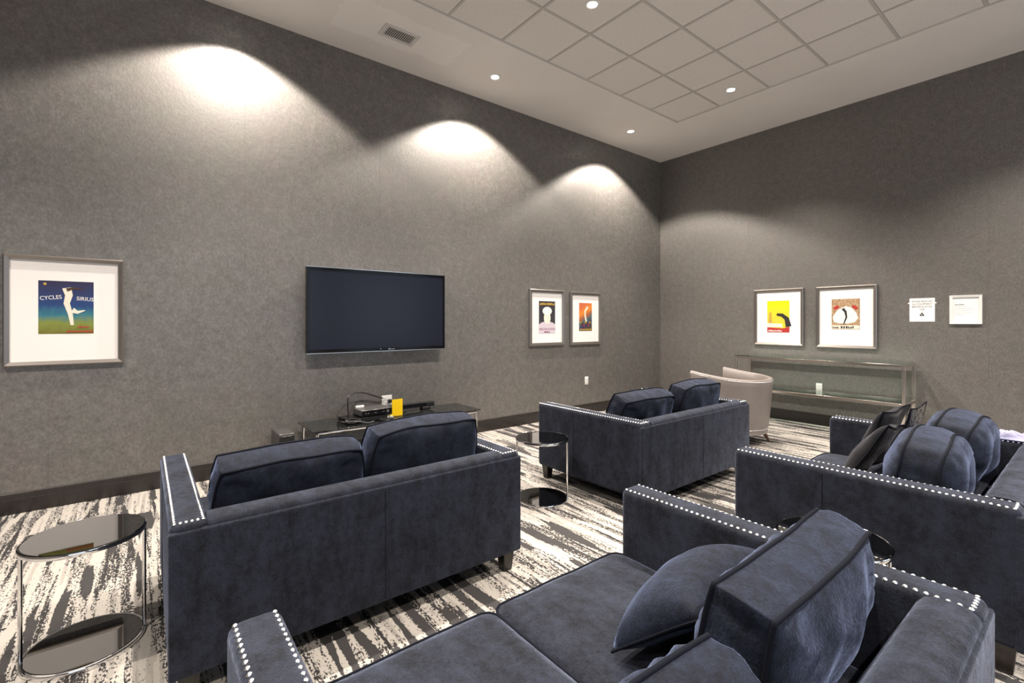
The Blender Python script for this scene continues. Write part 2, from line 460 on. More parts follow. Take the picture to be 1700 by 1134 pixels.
# ------------------------------------------------------------------ loveseat
SW, SD, SH, AW = 1.55, 1.09, 0.65, 0.118
hw = SW/2; iw = hw-AW
def soften(bm, amp, scale, seed):
    for v in bm.verts:
        d = noise.noise_vector(v.co*scale + Vector((seed, seed*2, 0)))
        v.co += d*amp
def seat_cushion_mesh(w, d, t, seed):
    bm = bmesh.new(); nx, ny = 18, 24; top = []; r = 0.05
    def P(i, j, up):
        u = -1+2*i/nx; q = -1+2*j/ny
        x, y = u*w/2, q*d/2
        # rounded plan corners
        ex = max(0, abs(x)-(w/2-r)); ey = max(0, abs(y)-(d/2-r)); e = math.hypot(ex, ey)
        if ex > 0 and ey > 0 and e > 0:
            s = max(ex, ey)/e
            x = math.copysign(w/2-r+ex*s, x); y = math.copysign(d/2-r+ey*s, y)
        edge = min(1, min(1-abs(u), 1-abs(q))*6)
        crown = 0.028*(1-u**4)*(1-q**4) + 0.012*(edge**0.5-1)
        z = (t + crown) if up else 0.0
        if up: z += 0.004*noise.noise(Vector((x*6+seed, y*6, 0)))
        return Vector((x, y, z))
    T = [[bm.verts.new(P(i,j,True)) for j in range(ny+1)] for i in range(nx+1)]
    B = [[bm.verts.new(P(i,j,False)) for j in range(ny+1)] for i in range(nx+1)]
    for i in range(nx):
        for j in range(ny):
            bm.faces.new((T[i][j],T[i+1][j],T[i+1][j+1],T[i][j+1])); bm.faces.new((B[i][j],B[i][j+1],B[i+1][j+1],B[i+1][j]))
    per = [(i,0) for i in range(nx)] + [(nx,j) for j in range(ny)] + [(i,ny) for i in range(nx,0,-1)] + [(0,j) for j in range(ny,0,-1)]
    tops = [T[i][j] for i,j in per]; bots = [B[i][j] for i,j in per]; n = len(per)
    mid = []
    for a, b in zip(tops, bots):
        c = (a.co+b.co)/2; o = Vector((c.x/(w/2), c.y/(d/2), 0)); o = Vector((o.x**5, o.y**5, 0)); mid.append(bm.verts.new(c+o*0.008))
    for k in range(n):
        k2 = (k+1)%n
        bm.faces.new((tops[k],mid[k],mid[k2],tops[k2])); bm.faces.new((mid[k],bots[k],bots[k2],mid[k2]))
    pts = [v.co + Vector((0,0,0.001)) for v in tops]
    me = finish(bm, 'seat_cushion', True, 60)
    return me, tube('piping', pts, 0.0048, 6, True)

def nails_mesh(points, r=0.0060):
    """domed nailheads at (point, normal)"""
    bm = bmesh.new()
    for p, nrm in points:
        p = Vector(p); nrm = Vector(nrm).normalized()
        u = nrm.orthogonal().normalized(); w = nrm.cross(u)
        rings = []
        for rr, h in ((1.0, 0.0), (0.72, 0.42)):
            rings.append([bm.verts.new(p + (u*math.cos(a)+w*math.sin(a))*r*rr + nrm*h*r) for a in (2*PI*k/8 for k in range(8))])
        tip = bm.verts.new(p + nrm*r*0.62)
        for k in range(8):
            bm.faces.new((rings[0][k], rings[0][(k+1)%8], rings[1][(k+1)%8], rings[1][k]))
            bm.faces.new((rings[1][k], rings[1][(k+1)%8], tip))
    return finish(bm, 'nailhead_trim', True, 0)

def arm_mesh(sx):
    bm = bmesh.new()
    x0, x1 = (iw, hw) if sx > 0 else (-hw, -iw)
    add_box(bm, x0, x1, 0, SD, 0.11, SH)
    # subdivide, crown the top, round the front and soften
    es = [e for e in bm.edges if abs(e.verts[0].co.z-e.verts[1].co.z) < 1e-6 and abs(e.verts[0].co.x-e.verts[1].co.x) < 1e-6]
    top_es = [e for e in bm.edges]
    bmesh.ops.bevel(bm, geom=top_es, offset=0.030, segments=4, profile=0.5, affect='EDGES')
    return finish(bm, 'arm', True, 60)

def make_loveseat(label):
    t = thing('loveseat', label, 'loveseat')
    for sx in (-1, 1):
        a = link('arm', arm_mesh(sx), 'velvet', t)
        n = 50; pts = []
        for k in range(n):
            y = 0.022 + (SD-0.044)*k/(n-1)
            for x in (iw+0.016, hw-0.016): pts.append(((sx*x, y, SH-0.0042), (sx*(0.35 if x > iw+0.05 else -0.35), 0, 1)))
        for k in range(1, 5):
            pts.append(((sx*(iw+0.016+(AW-0.032)*k/5), 0.020, SH-0.003), (0,-0.3,1)))
        stuff(link('nailhead_trim', nails_mesh(pts), 'nail', a))
        # seam down the outer side
        link('seam', box('seam', sx*hw-0.0012, sx*hw+0.0012, 0.655, 0.658, 0.135, SH-0.03), 'piping', a)
    # back: upright behind, raked in front, with a rolled top
    prof = [(0,0.11)]
    bm = bmesh.new()
    roll = [(0.0, SH-0.032), (0.006, SH-0.014), (0.020, SH-0.003), (0.045, SH+0.002), (0.085, SH+0.001), (0.108, SH-0.008), (0.124, SH-0.028)]
    prof = [(0.0,0.118), (0.006,0.11), (0.29,0.11), (0.29,0.27), (0.225,0.40)] + roll[::-1]
    add_prism(bm, prof, -iw-0.004, iw+0.004, 'X')
    b = link('back', finish(bm, 'back', True, 50), 'velvet', t)
    link('seam', box('seam', -0.0012, 0.0012, -0.0092, 0.002, 0.13, SH-0.04), 'piping', b)
    link('back_panel', box('back_panel', -hw-0.002, hw+0.002, -0.008, 0.022, 0.112, SH-0.028, 0.010, 3), 'velvet', t)
    link('base', box('base', -iw, iw, 0.08, SD-0.03, 0.115, 0.275, 0.015, 3), 'velvet', t)
    for k, sx in enumerate((-1, 1)):
        me, pp = seat_cushion_mesh(iw-0.002, SD-0.17, 0.115, k*5.0)
        c = link('seat_cushion', me, 'velvet', t, (sx*iw/2, 0.19+(SD-0.17)/2, 0.272))
        link('piping', pp, 'piping', c)
    for sx in (-1, 1):
        for y in (0.055, SD-0.065):
            bm = bmesh.new(); add_box(bm, -0.036, 0.036, -0.036, 0.036, 0, 0.115)
            for v in bm.verts:
                if v.co.z < 0.05: v.co.x *= 0.72; v.co.y *= 0.72
            bmesh.ops.bevel(bm, geom=list(bm.edges), offset=0.003, segments=1, affect='EDGES')
            link('leg', finish(bm, 'leg'), 'espresso', t, (sx*(hw-0.06), y, 0))
    return t

loveA = make_loveseat('navy velvet loveseat standing before the television stand, its back cushions uneven')
AX, AY = 0.842, 1.985
BX, BY = 3.475, 1.985
CX, CY = 0.925, 0.185
DX, DY = 3.345, 0.195
loveA.location = (AX, AY, 0)
G = 'matching navy velvet loveseats'
loveA['group'] = G
dup(loveA, (BX, BY, 0), 0, 'navy velvet loveseat beside the taupe barrel armchair', G)
dup(loveA, (CX, CY, 0), 0, 'navy velvet loveseat with a tall back cushion and a small pillow slumped on its seat', G)
dup(loveA, (DX, DY, 0), 0, 'navy velvet loveseat heaped with charcoal pillows and a lilac cloth on its arm', G)

# ------------------------------------------------------------------ box cushions and pillows
def box_cushion(w, h, t, bulge, seed, wrinkle=0.006, sag=0.0, k=0.2):
    """boxed cushion standing in XZ, thickness along Y, base at z=0; returns body, piping meshes"""
    bm = bmesh.new(); n = 30
    def outline(u, v):
        # corners pulled slightly round, sides bowed
        x = u*math.sqrt(max(0, 1-k*v*v*u*u)); z = v*math.sqrt(max(0, 1-k*u*u*v*v))
        x *= 1-0.035*(1-v*v); z *= 1-0.02*(1-u*u)
        return x*w/2, z*h/2
    def P(u, v, s):
        x, z = outline(u, v)
        fill = (1-abs(u)**2.4)*(1-abs(v)**2.4)
        y = s*(t/2 + bulge*fill**0.6)
        # wrinkles: radial puckers by the seams and softer folds
        e = 1-min(1-abs(u), 1-abs(v))
        along = (x if (1-abs(v)) < (1-abs(u)) else z)
        pk = noise.noise(Vector((along*42+seed, s*3.1, e*2)))*wrinkle*1.5*max(0, (e-0.35)/0.65)*(1-e**12)
        fold = noise.noise(Vector((x*9+seed, z*9, s*2+seed)))*wrinkle*1.6*fill**0.5
        y += s*(pk+fold)
        return Vector((x, y, z))
    g = {}
    for s in (-1, 1):
        for i in range(n+1):
            for j in range(n+1):
                g[s,i,j] = bm.verts.new(P(math.sin((-1+2*i/n)*PI/2*0.92)/math.sin(PI/2*0.92), math.sin((-1+2*j/n)*PI/2*0.92)/math.sin(PI/2*0.92), s))
        for i in range(n):
            for j in range(n): bm.faces.new((g[s,i,j], g[s,i+1,j], g[s,i+1,j+1], g[s,i,j+1]))
    per = [(i,0) for i in range(n)] + [(n,j) for j in range(n)] + [(i,n) for i in range(n,0,-1)] + [(0,j) for j in range(n,0,-1)]
    m = len(per); rows = [[g[-1,i,j] for i,j in per]]
    for q in (0.2, 0.4, 0.6, 0.8):
        row = []
        for i, j in per:
            a, b = g[-1,i,j].co, g[1,i,j].co; c = a.lerp(b, q)
            out = Vector((c.x/(w/2), 0, c.z/(h/2))); out = Vector((out.x**3, 0, out.z**3))
            kk = 0.010*math.sin(q*PI) + 0.011*math.sin(q*PI)*noise.noise(Vector((c.x*26+q*2+seed, q*1.5, c.z*26)))
            row.append(bm.verts.new(c + out*kk))
        rows.append(row)
    rows.append([g[1,i,j] for i,j in per])
    for A, B in zip(rows, rows[1:]):
        for k in range(m): bm.faces.new((A[k], A[(k+1)%m], B[(k+1)%m], B[k]))
    # overall slump: edges drop and the shape leans
    def slump(co):
        z = co.z + h/2
        dz = -sag*(z/h)*(0.6+0.8*noise.noise(Vector((co.x*3+seed, 0, 4.2))))
        lump = noise.noise_vector(Vector((co.x*4.5+seed, co.y*3, z*4.5)))*0.016*min(1, z/0.12)
        return Vector((co.x + lump.x*0.6, co.y + lump.y, z + dz + lump.z*0.8))
    for vv in bm.verts: vv.co = slump(vv.co)
    loops = [[v.co.copy() for v in rows[0]], [v.co.copy() for v in rows[-1]]]
    pb = bmesh.new()
    for lp, s in zip(loops, (-1, 1)):
        add_tube(pb, [p + Vector((0, s*0.003, 0)) for p in lp], 0.0062, 6, True)
    return finish(bm, 'cushion_body', True, 0), finish(pb, 'piping', True, 0)

def pillow_mesh(w, h, t, seed, fold=0.0):
    """knife-edge scatter pillow in XZ, thickness along Y, base at z=0"""
    bm = bmesh.new(); n = 26; g = {}
    for s in (-1, 1):
        for i in range(n+1):
            for j in range(n+1):
                u = -1+2*i/n; q = -1+2*j/n
                k = 0.07
                x = u*w/2*(1-k*(1-q*q)); z = q*h/2*(1-k*(1-u*u))
                th = ((1-u**2)*(1-q**2))**0.42
                y = s*(t/2 if s > 0 else t*0.16)*th + s*th**0.5*0.010*noise.noise(Vector((x*9+seed, z*9, s)))
                y += 0.02*noise.noise(Vector((x*4+seed, z*4, 7)))
                if (i in (0,n) or j in (0,n)) and s == 1: g[s,i,j] = g[-1,i,j]; continue
                g[s,i,j] = bm.verts.new((x, y, z+h/2))
        for i in range(n):
            for j in range(n):
                bm.faces.new((g[s,i,j], g[s,i+1,j], g[s,i+1,j+1], g[s,i,j+1]))
    per = [(i,0) for i in range(n)] + [(n,j) for j in range(n)] + [(i,n) for i in range(n,0,-1)] + [(0,j) for j in range(n,0,-1)]
    pts = [g[-1,i,j].co.copy() for i,j in per]
    return finish(bm, 'pillow', True, 0), tube('piping', pts, 0.004, 6, True)

def place_cushion(meshes, label, group, loc, lean=0, rz=0, roll=0, mat_='velvet_cushion', name='back_cushion', cat='cushion', pipe=True):
    t = thing(name, label, cat, loc, 0, group)
    t.rotation_mode = 'XYZ'
    t.rotation_euler = (math.radians(lean), math.radians(roll), math.radians(rz))
    link('cover', meshes[0], mat_, t)
    if pipe: link('piping', meshes[1], 'piping', t)
    return t
CU = [box_cushion(0.635, 0.420, 0.13, 0.06, 1.3, 0.010), box_cushion(0.630, 0.380, 0.125, 0.06, 8.7, 0.012, 0.02),
      box_cushion(0.630, 0.362, 0.125, 0.06, 4.9, 0.010, 0.0, 0.10), box_cushion(0.630, 0.385, 0.135, 0.085, 6.1, 0.012, 0.0, 0.34), box_cushion(0.625, 0.305, 0.115, 0.05, 3.3, 0.013, 0.01, 0.16)]
SEAT = 0.418
# positive lean about X tips the top of a cushion backwards (towards -Y)
LEAN = 16
GC = 'boxed velvet back cushions'
place_cushion(CU[1], 'slumped navy velvet back cushion at the subwoofer end of the loveseat before the television', GC, (AX-0.315, AY+0.365, SEAT+0.022), LEAN+3, -1, 0)
place_cushion(CU[0], 'plump upright navy velvet back cushion standing higher than its neighbour before the television stand', GC, (AX+0.328, AY+0.345, SEAT+0.004), LEAN-4, 1, 0)
place_cushion(CU[1], 'wrinkled dark velvet back cushion leaning askew on the loveseat beside the barrel armchair', GC, (BX-0.322, BY+0.43, SEAT+0.032), LEAN+8, -5, 0)
place_cushion(CU[0], 'straight velvet back cushion at the armchair end of the loveseat beside the barrel armchair', GC, (BX+0.332, BY+0.335, SEAT), LEAN-3, 0, 0)
place_cushion(CU[2], 'tall boxed velvet back cushion behind the small slumped pillow', GC, (CX+0.338, CY+0.345, SEAT+0.016), LEAN-4, 0, 0)
place_cushion(CU[4], 'lower creased velvet back cushion next to the tall one behind the small pillow', GC, (CX-0.312, CY+0.335, SEAT+0.014), LEAN, 0, 0)
place_cushion(CU[3], 'fat rounded velvet back cushion in front of its twin by the charcoal pillows', GC, (DX-0.325, DY+0.385, SEAT+0.015), LEAN-6, 2, 0)
place_cushion(CU[3], 'fat velvet back cushion at the lilac-cloth end of the pillow-heaped loveseat', GC, (DX+0.325, DY+0.375, SEAT+0.03), LEAN-5, -2, 0)
PW = [pillow_mesh(0.47, 0.32, 0.24, 2.0), pillow_mesh(0.45, 0.42, 0.16, 9.0)]
GP = 'scatter pillows'
place_cushion(PW[0], 'small navy velvet scatter pillow slumped against the tall back cushion', GP, (CX+0.325, CY+0.675, SEAT+0.020), 50, 4, 0, 'velvet_cushion', 'scatter_pillow', 'pillow')
place_cushion(PW[1], 'flat charcoal scatter pillow propped against the fat rounded cushion', GP, (DX-0.20, DY+0.715, SEAT+0.012), 30, 4, 8, 'velvet_dark', 'scatter_pillow', 'pillow')
place_cushion(PW[1], 'charcoal scatter pillow beside the silver sequined pillow', GP, (DX+0.28, DY+0.74, SEAT+0.012), 20, -4, 0, 'velvet_dark', 'scatter_pillow', 'pillow')
place_cushion(pillow_mesh(0.40, 0.40, 0.05, 5.0), 'silver sequined pillow tucked behind the charcoal pillows', GP, (DX+0.42, DY+0.615, SEAT+0.030), 13, 0, 0, 'sequin', 'sequined_pillow', 'pillow')

# crumpled lilac cloth on the far arm
bm = bmesh.new(); n = 14
grid = [[bm.verts.new(((-0.5+i/n)*0.11, (-0.5+j/n)*0.22, 0.004+0.05*max(0, (1-(2*i/n-1)**2)*(1-(2*j/n-1)**2))**0.7*(0.8+0.9*noise.noise(Vector((i*0.45, j*0.35, 3)))))) for j in range(n+1)] for i in range(n+1)]
for i in range(n):
    for j in range(n): bm.faces.new((grid[i][j], grid[i+1][j], grid[i+1][j+1], grid[i][j+1]))
r = bmesh.ops.solidify(bm, geom=list(bm.faces), thickness=0.003)
tag(link('lilac_cloth', finish(bm, 'lilac_cloth', True, 0), 'lilac', None, (DX+hw-AW/2, DY+0.16, SH+0.004)), 'crumpled lilac cloth left on a loveseat arm', 'cloth')

# ------------------------------------------------------------------ round side tables
def disc(name, r, z0, z1): return lathe(name, [(0,z0), (r-0.004,z0), (r,z0+0.002), (r,z1-0.002), (r-0.004,z1), (0,z1)], 64, 12)
def make_side_table(label, loc, rz):
    t = thing('side_table', label, 'side table', loc, rz, 'round smoked-glass side tables')
    R = 0.2
    link('table_top', disc('table_top', R-0.004, 0.462, 0.471), 'smoke', t)
    ring = lathe('rim', [(R-0.006,0.452), (R,0.452), (R+0.002,0.456), (R+0.002,0.466), (R,0.4695), (R-0.006,0.4615), (R-0.006,0.452)], 64)
    link('top_ring', ring, 'chrome', t)
    link('base_plate', disc('base_plate', R-0.012, 0.010, 0.019), 'smoke', t)
    bring = lathe('rim', [(R-0.014,0.0), (R-0.004,0.0), (R-0.002,0.004), (R-0.002,0.014), (R-0.004,0.018), (R-0.012,0.0185), (R-0.014,0.009), (R-0.014,0.0)], 64)
    link('base_ring', bring, 'chrome', t)
    for s in (-1, 1):
        link('rod', tube('rod', [(s*(R-0.008),0,0.012), (s*(R-0.008),0,0.456)], 0.0075, 12), 'chrome', t)
    return t
T1 = make_side_table('round smoked-glass side table standing alone before the night-blue picture', (-0.19, 2.635, 0), math.radians(-2))
dup(T1, (2.395, 2.675, 0), math.radians(-42), 'round smoked-glass side table between the two loveseats nearest the television wall')
dup(T1, (2.22, 0.70, 0), math.radians(-60), 'round smoked-glass side table half hidden behind the tall back cushion')

# ------------------------------------------------------------------ television and its stand
TVY = 4.68
tv = thing('television', 'large flat television with a thin silver edge hung on the wall', 'television', (1.955, WY, 1.0))
tw, tb, tt = 0.748, 0.047, 0.885
link('casing', box('casing', -tw+0.004, tw-0.004, TVY-WY+0.004, TVY-WY+0.05, tb+0.004, tt-0.004, 0.006, 2), 'black', tv)
bz = boxes('bezel', [(-tw+0.003, -tw+0.026, TVY-WY-0.004, TVY-WY+0.004, tb+0.008, tt-0.005), (tw-0.026, tw-0.003, TVY-WY-0.004, TVY-WY+0.004, tb+0.008, tt-0.005),
                     (-tw+0.026, tw-0.026, TVY-WY-0.004, TVY-WY+0.004, tb+0.008, tb+0.040), (-tw+0.026, tw-0.026, TVY-WY-0.004, TVY-WY+0.004, tt-0.030, tt-0.005)])
link('bezel', bz, 'blackgloss', tv)
link('screen', box('screen', -tw+0.026, tw-0.026, TVY-WY-0.001, TVY-WY+0.004, tb+0.040, tt-0.030), 'screen', tv)
for z in (tb, tt-0.006): link('edge_trim', box('edge_trim', -tw, tw, TVY-WY-0.006, TVY-WY+0.03, z, z+0.006), 'silver', tv)
link('wall_mount', box('wall_mount', -0.3, 0.3, TVY-WY+0.05, 0, 0.3, 0.65), 'black', tv)
lettering('Panasonic', 0.018, 'silver', tv, 0.10, TVY-WY-0.0045, tb+0.017)
for x in (-0.02, 0.075): link('indicator', box('indicator', x, x+0.008, TVY-WY-0.0055, TVY-WY-0.004, tb+0.024, tb+0.030), 'silver', tv)

SX0, SX1, SY0, SY1, SZ = 1.14, 2.88, 4.21, 4.72, 0.405
st = thing('television_stand', 'low black glass television stand with a chrome tube frame', 'tv stand', ((SX0+SX1)/2, (SY0+SY1)/2, 0))
a, b = (SX1-SX0)/2, (SY1-SY0)/2
link('glass_top', box('glass_top', -a, a, -b, b, SZ-0.010, SZ, 0.002, 1), 'blackglass', st)
link('glass_shelf', box('glass_shelf', -a+0.03, a-0.03, -b+0.03, b-0.03, 0.14, 0.148, 0.002, 1), 'blackglass', st)
for x in (-a+0.045, a-0.045):
    for y in (-b+0.03, b-0.03):
        link('leg', tube('leg', [(x,y,0), (x,y,SZ-0.034)], 0.014, 10), 'chrome', st)
for y in (-b+0.03, b-0.03):
    link('rail', tube('rail', [(-a+0.045,y,SZ-0.034+0.002), (-a+0.052,y,SZ-0.026), (-a+0.06,y,SZ-0.0245), (a-0.06,y,SZ-0.0245), (a-0.052,y,SZ-0.026), (a-0.045,y,SZ-0.034+0.002)], 0.014, 10), 'chrome', st)
for x in (-a+0.045, a-0.045):
    link('side_rail', tube('side_rail', [(x,-b+0.03,0.128), (x,b-0.03,0.128)], 0.010, 10), 'chrome', st)

sb = thing('subwoofer', 'small upright dark grey subwoofer with a rounded front beside the television stand', 'speaker', (0.985, 4.58, 0))
link('cabinet', box('cabinet', -0.066, 0.066, -0.14, 0.16, 0.012, 0.375, 0.012, 3), 'grey', sb)
link('grille', box('grille', -0.062, 0.062, -0.146, -0.135, 0.03, 0.355, 0.004, 1), 'black', sb)
for x in (-0.045, 0.045):
    for y in (-0.11, 0.13): link('foot', lathe('foot', [(0,0),(0.012,0),(0.014,0.014),(0,0.014)], 12), 'black', sb, (x,y,0))

# things on the stand
so = thing('soundbar', 'long slim black soundbar on two feet at the back of the stand', 'soundbar', (2.07, 4.60, SZ))
link('bar', box('bar', -0.44, 0.44, -0.035, 0.035, 0.030, 0.080, 0.008, 2), 'black', so)
link('grille', box('grille', -0.40, 0.34, -0.0375, -0.033, 0.037, 0.072), 'blackgloss', so)
for x in (-0.36, 0.34): link('foot', box('foot', x-0.045, x+0.045, -0.04, 0.04, 0, 0.031, 0.003, 1), 'black', so)
dk = thing('disc_player', 'flat black disc player lying at the bottom of the equipment pile on the stand', 'media player', (1.66, 4.43, SZ), math.radians(4))
link('case', box('case', -0.20, 0.20, -0.11, 0.11, 0.006, 0.05, 0.004, 1), 'blackgloss', dk)
link('front_panel', box('front_panel', -0.198, 0.198, -0.113, -0.109, 0.009, 0.046), 'black', dk)
for x in (-0.15, -0.1, 0.12, 0.16): link('button', box('button', x, x+0.018, -0.116, -0.112, 0.018, 0.026), 'grey', dk)
for x in (-0.17, 0.17):
    for y in (-0.08, 0.08): link('foot', lathe('foot', [(0,0),(0.012,0),(0.012,0.007),(0,0.007)], 12), 'black', dk, (x,y,0))
rc = thing('set_top_box', 'dark set-top box with small front buttons stacked on the disc player', 'media player', (1.755, 4.43, SZ+0.051), math.radians(3))
link('case', box('case', -0.155, 0.155, -0.10, 0.10, 0.006, 0.062, 0.004, 1), 'grey', rc)
link('front_panel', box('front_panel', -0.152, 0.152, -0.104, -0.099, 0.008, 0.058), 'blackgloss', rc)
link('dial', lathe('dial', [(0,0),(0.014,0),(0.014,0.008),(0,0.008)], 20), 'silver', rc, (0.105,-0.104,0.034), (PI/2,0,0))
for x in (-0.12, -0.095, -0.03, -0.015, 0.05, 0.065): link('button', box('button', x, x+0.009, -0.107, -0.103, 0.028, 0.036), 'silver', rc)
for x in (-0.13, 0.13):
    for y in (-0.08, 0.08): link('foot', lathe('foot', [(0,0),(0.012,0),(0.012,0.007),(0,0.007)], 12), 'black', rc, (x,y,0))
tag(link('adapter', box('adapter', -0.04, 0.04, -0.012, 0.012, 0, 0.022, 0.003, 1), 'white', None, (1.65, 4.49, SZ+0.114)), 'small white adapter lying on the set-top box', 'adapter')
ca = thing('yellow_card', 'bright yellow notice card standing upright on the television stand', 'sign', (2.02, 4.45, SZ), math.radians(4))
link('card', box('card', -0.058, 0.058, -0.003, 0.003, 0.0, 0.165), 'yellow', ca)
link('stand_foot', box('stand_foot', -0.058, 0.058, 0.003, 0.06, 0.0, 0.004), 'yellow', ca)
rm = thing('remote_control', 'small silver and black remote control lying before the set-top box', 'remote', (1.80, 4.25, SZ), math.radians(20))
link('body', box('body', -0.025, 0.025, -0.06, 0.06, 0, 0.022, 0.006, 2), 'black', rm)
link('key_panel', box('key_panel', -0.02, 0.02, -0.05, 0.03, 0.0215, 0.0235), 'silver', rm)
gp = thing('gamepad', 'small grey gamepad with pale buttons lying by the yellow card', 'gamepad', (1.885, 4.315, SZ), math.radians(-15))
link('body', box('body', -0.035, 0.035, -0.03, 0.03, 0, 0.03, 0.012, 3), 'grey', gp)
for x, y in ((-0.018,0), (0.018,0), (0.018,0.014), (0.004,-0.012)): link('button', lathe('button', [(0,0),(0.006,0),(0.006,0.004),(0,0.004)], 12), 'white', gp, (x,y,0.029))
def cable(name, pts, r, label, m='black'):
    cu = [Vector(p) for p in pts]; out = []
    for i in range(len(cu)-1):
        p0, p1, p2, p3 = cu[max(i-1,0)], cu[i], cu[i+1], cu[min(i+2,len(cu)-1)]
        for k in range(6):
            t = k/6
            out.append(0.5*((2*p1)+(p2-p0)*t+(2*p0-5*p1+4*p2-p3)*t*t+(3*p1-p0-3*p2+p3)*t**3))
    out.append(cu[-1])
    tag(link(name, tube(name, out, r, 6), m), label, 'cable')
z0 = SZ+0.006
cable('power_cable', [(1.60,4.66,z0),(1.595,4.665,0.50),(1.60,4.67,0.60),(1.66,4.70,0.635),(1.78,4.72,0.625),(1.90,4.73,0.58),(1.99,4.74,0.545)], 0.006, 'black cable arching up behind the set-top box to the wall')
cable('cable_loop', [(2.10,4.50,z0),(2.115,4.42,z0+0.02),(2.07,4.37,z0+0.005),(2.00,4.375,z0),(1.96,4.40,z0),(1.93,4.385,z0)], 0.004, 'thin black cable looping round the yellow card')
cable('cable_bundle', [(1.42,4.44,z0+0.003),(1.41,4.33,z0+0.03),(1.50,4.27,z0+0.015),(1.58,4.29,z0+0.03),(1.50,4.295,z0+0.05),(1.44,4.27,z0+0.04),(1.54,4.245,z0+0.03),(1.64,4.26,z0+0.003),(1.71,4.285,z0+0.003)], 0.007, 'tangled bundle of black cables at the pile of players')

# wall outlets
def outlet(name, label, loc, rz, double=False, plug=False):
    t = thing(name, label, 'outlet', loc, rz, 'white wall outlets')
    w = 0.057 if double else 0.036
    link('cover_plate', box('cover_plate', -w, w, -0.006, 0, 0, 0.118, 0.003, 2), 'white', t)
    for z in (0.020, 0.066):
        s = link('socket', box('socket', -0.017, 0.017, -0.0085, -0.006, z, z+0.033, 0.002, 1), 'white', t, ((-0.022 if double else 0),0,0))
        for x in (-0.007, 0.005): link('slot', box('slot', x, x+0.002, -0.0092, -0.0084, z+0.013, z+0.024), 'ink', s)
    if plug: link('plug', box('plug', 0.005, 0.042, -0.045, -0.006, 0.04, 0.075, 0.006, 2), 'black', t)
outlet('wall_outlet', 'white wall outlet below the pair of tall pictures', (5.150, WY, 0.428), 0)
outlet('wall_outlet', 'white wall outlet with a black plug above the television stand', (2.045, WY, 0.452), 0, True, True)
outlet('wall_outlet', 'white wall outlet seen through the glass console table', (WX, 2.354, 0.428), -PI/2)

# ------------------------------------------------------------------ framed pictures
def blob(name, pts, y, material, parent, thick=0.0006):
    """a flat printed shape; pts in x, z"""
    bm = bmesh.new(); add_prism(bm, pts, y-thick, y, 'Y'); return link(name, finish(bm, name), material, parent)
def ell(cx, cz, rx, rz, a=0, n=24, a0=0, a1=2*PI):
    out = []
    for k in range(n):
        t = a0+(a1-a0)*k/n; x, z = rx*math.cos(t), rz*math.sin(t)
        out.append((cx+x*math.cos(a)-z*math.sin(a), cz+x*math.sin(a)+z*math.cos(a)))
    return out
def ribbon(pts, w0, w1):
    """tapering stroke through points"""
    L, R = [], []
    n = len(pts)
    for i, (x, z) in enumerate(pts):
        x0, z0 = pts[max(i-1,0)]; x1, z1 = pts[min(i+1,n-1)]
        d = Vector((x1-x0, z1-z0)).normalized(); w = (w0+(w1-w0)*i/(n-1))/2
        L.append((x-d.y*w, z+d.x*w)); R.append((x+d.y*w, z-d.x*w))
    return L + R[::-1]
def picture(label, loc, rz, w, h, fw, pw, ph, pz, pmat, px=0.0):
    """w,h outer frame; pw,ph print; pz = print centre above frame bottom; returns (thing, print)"""
    t = thing('framed_picture', label, 'picture', loc, rz, 'framed pictures on the walls')
    bm = bmesh.new(); d = 0.032
    O = [(-w/2,0), (w/2,0), (w/2,h), (-w/2,h)]; I = [(-w/2+fw,fw), (w/2-fw,fw), (w/2-fw,h-fw), (-w/2+fw,h-fw)]
    mid = [((o[0]*0.75+i[0]*0.25), (o[1]*0.75+i[1]*0.25)) for o, i in zip(O, I)]
    rings = [[bm.verts.new((x, y, z)) for x, z in loop] for loop, y in ((O,0), (O,-d*0.8), (mid,-d), (I,-d*0.72), (I,-0.004), (I,0))]
    rings.append(rings[0])
    for A, B in zip(rings, rings[1:]):
        for k in range(4): bm.faces.new((A[k], A[(k+1)%4], B[(k+1)%4], B[k]))
    link('frame', finish(bm, 'frame'), 'pewter', t)
    link('mat_board', box('mat_board', -w/2+fw-0.001, w/2-fw+0.001, -0.010, -0.002, fw-0.001, h-fw+0.001), 'matboard', t)
    p = link('print', box('print', -pw/2, pw/2, -0.0108, -0.0100, -ph/2, ph/2), pmat, t, (px, 0, pz))
    return t, p
Yp = -0.0110
def ink_line(parent, x0, x1, z, h, material, y=None):
    """a line of print too small to read: a row of uneven strokes"""
    bm = bmesh.new(); x = x0; rr = random.Random(int(1000*(x1-z)))
    y = Yp-0.0024 if y is None else y
    while x < x1-h*0.3:
        w = min(h*rr.uniform(0.35, 0.7), x1-x); add_box(bm, x, x+w, y-0.0005, y, z+h*rr.choice((0,0,0.1)), z+h*rr.choice((1,1,0.75))); x += w+h*0.22*rr.choice((1,1,1.6))
    return link('print_line', finish(bm, 'print_line'), material, parent)
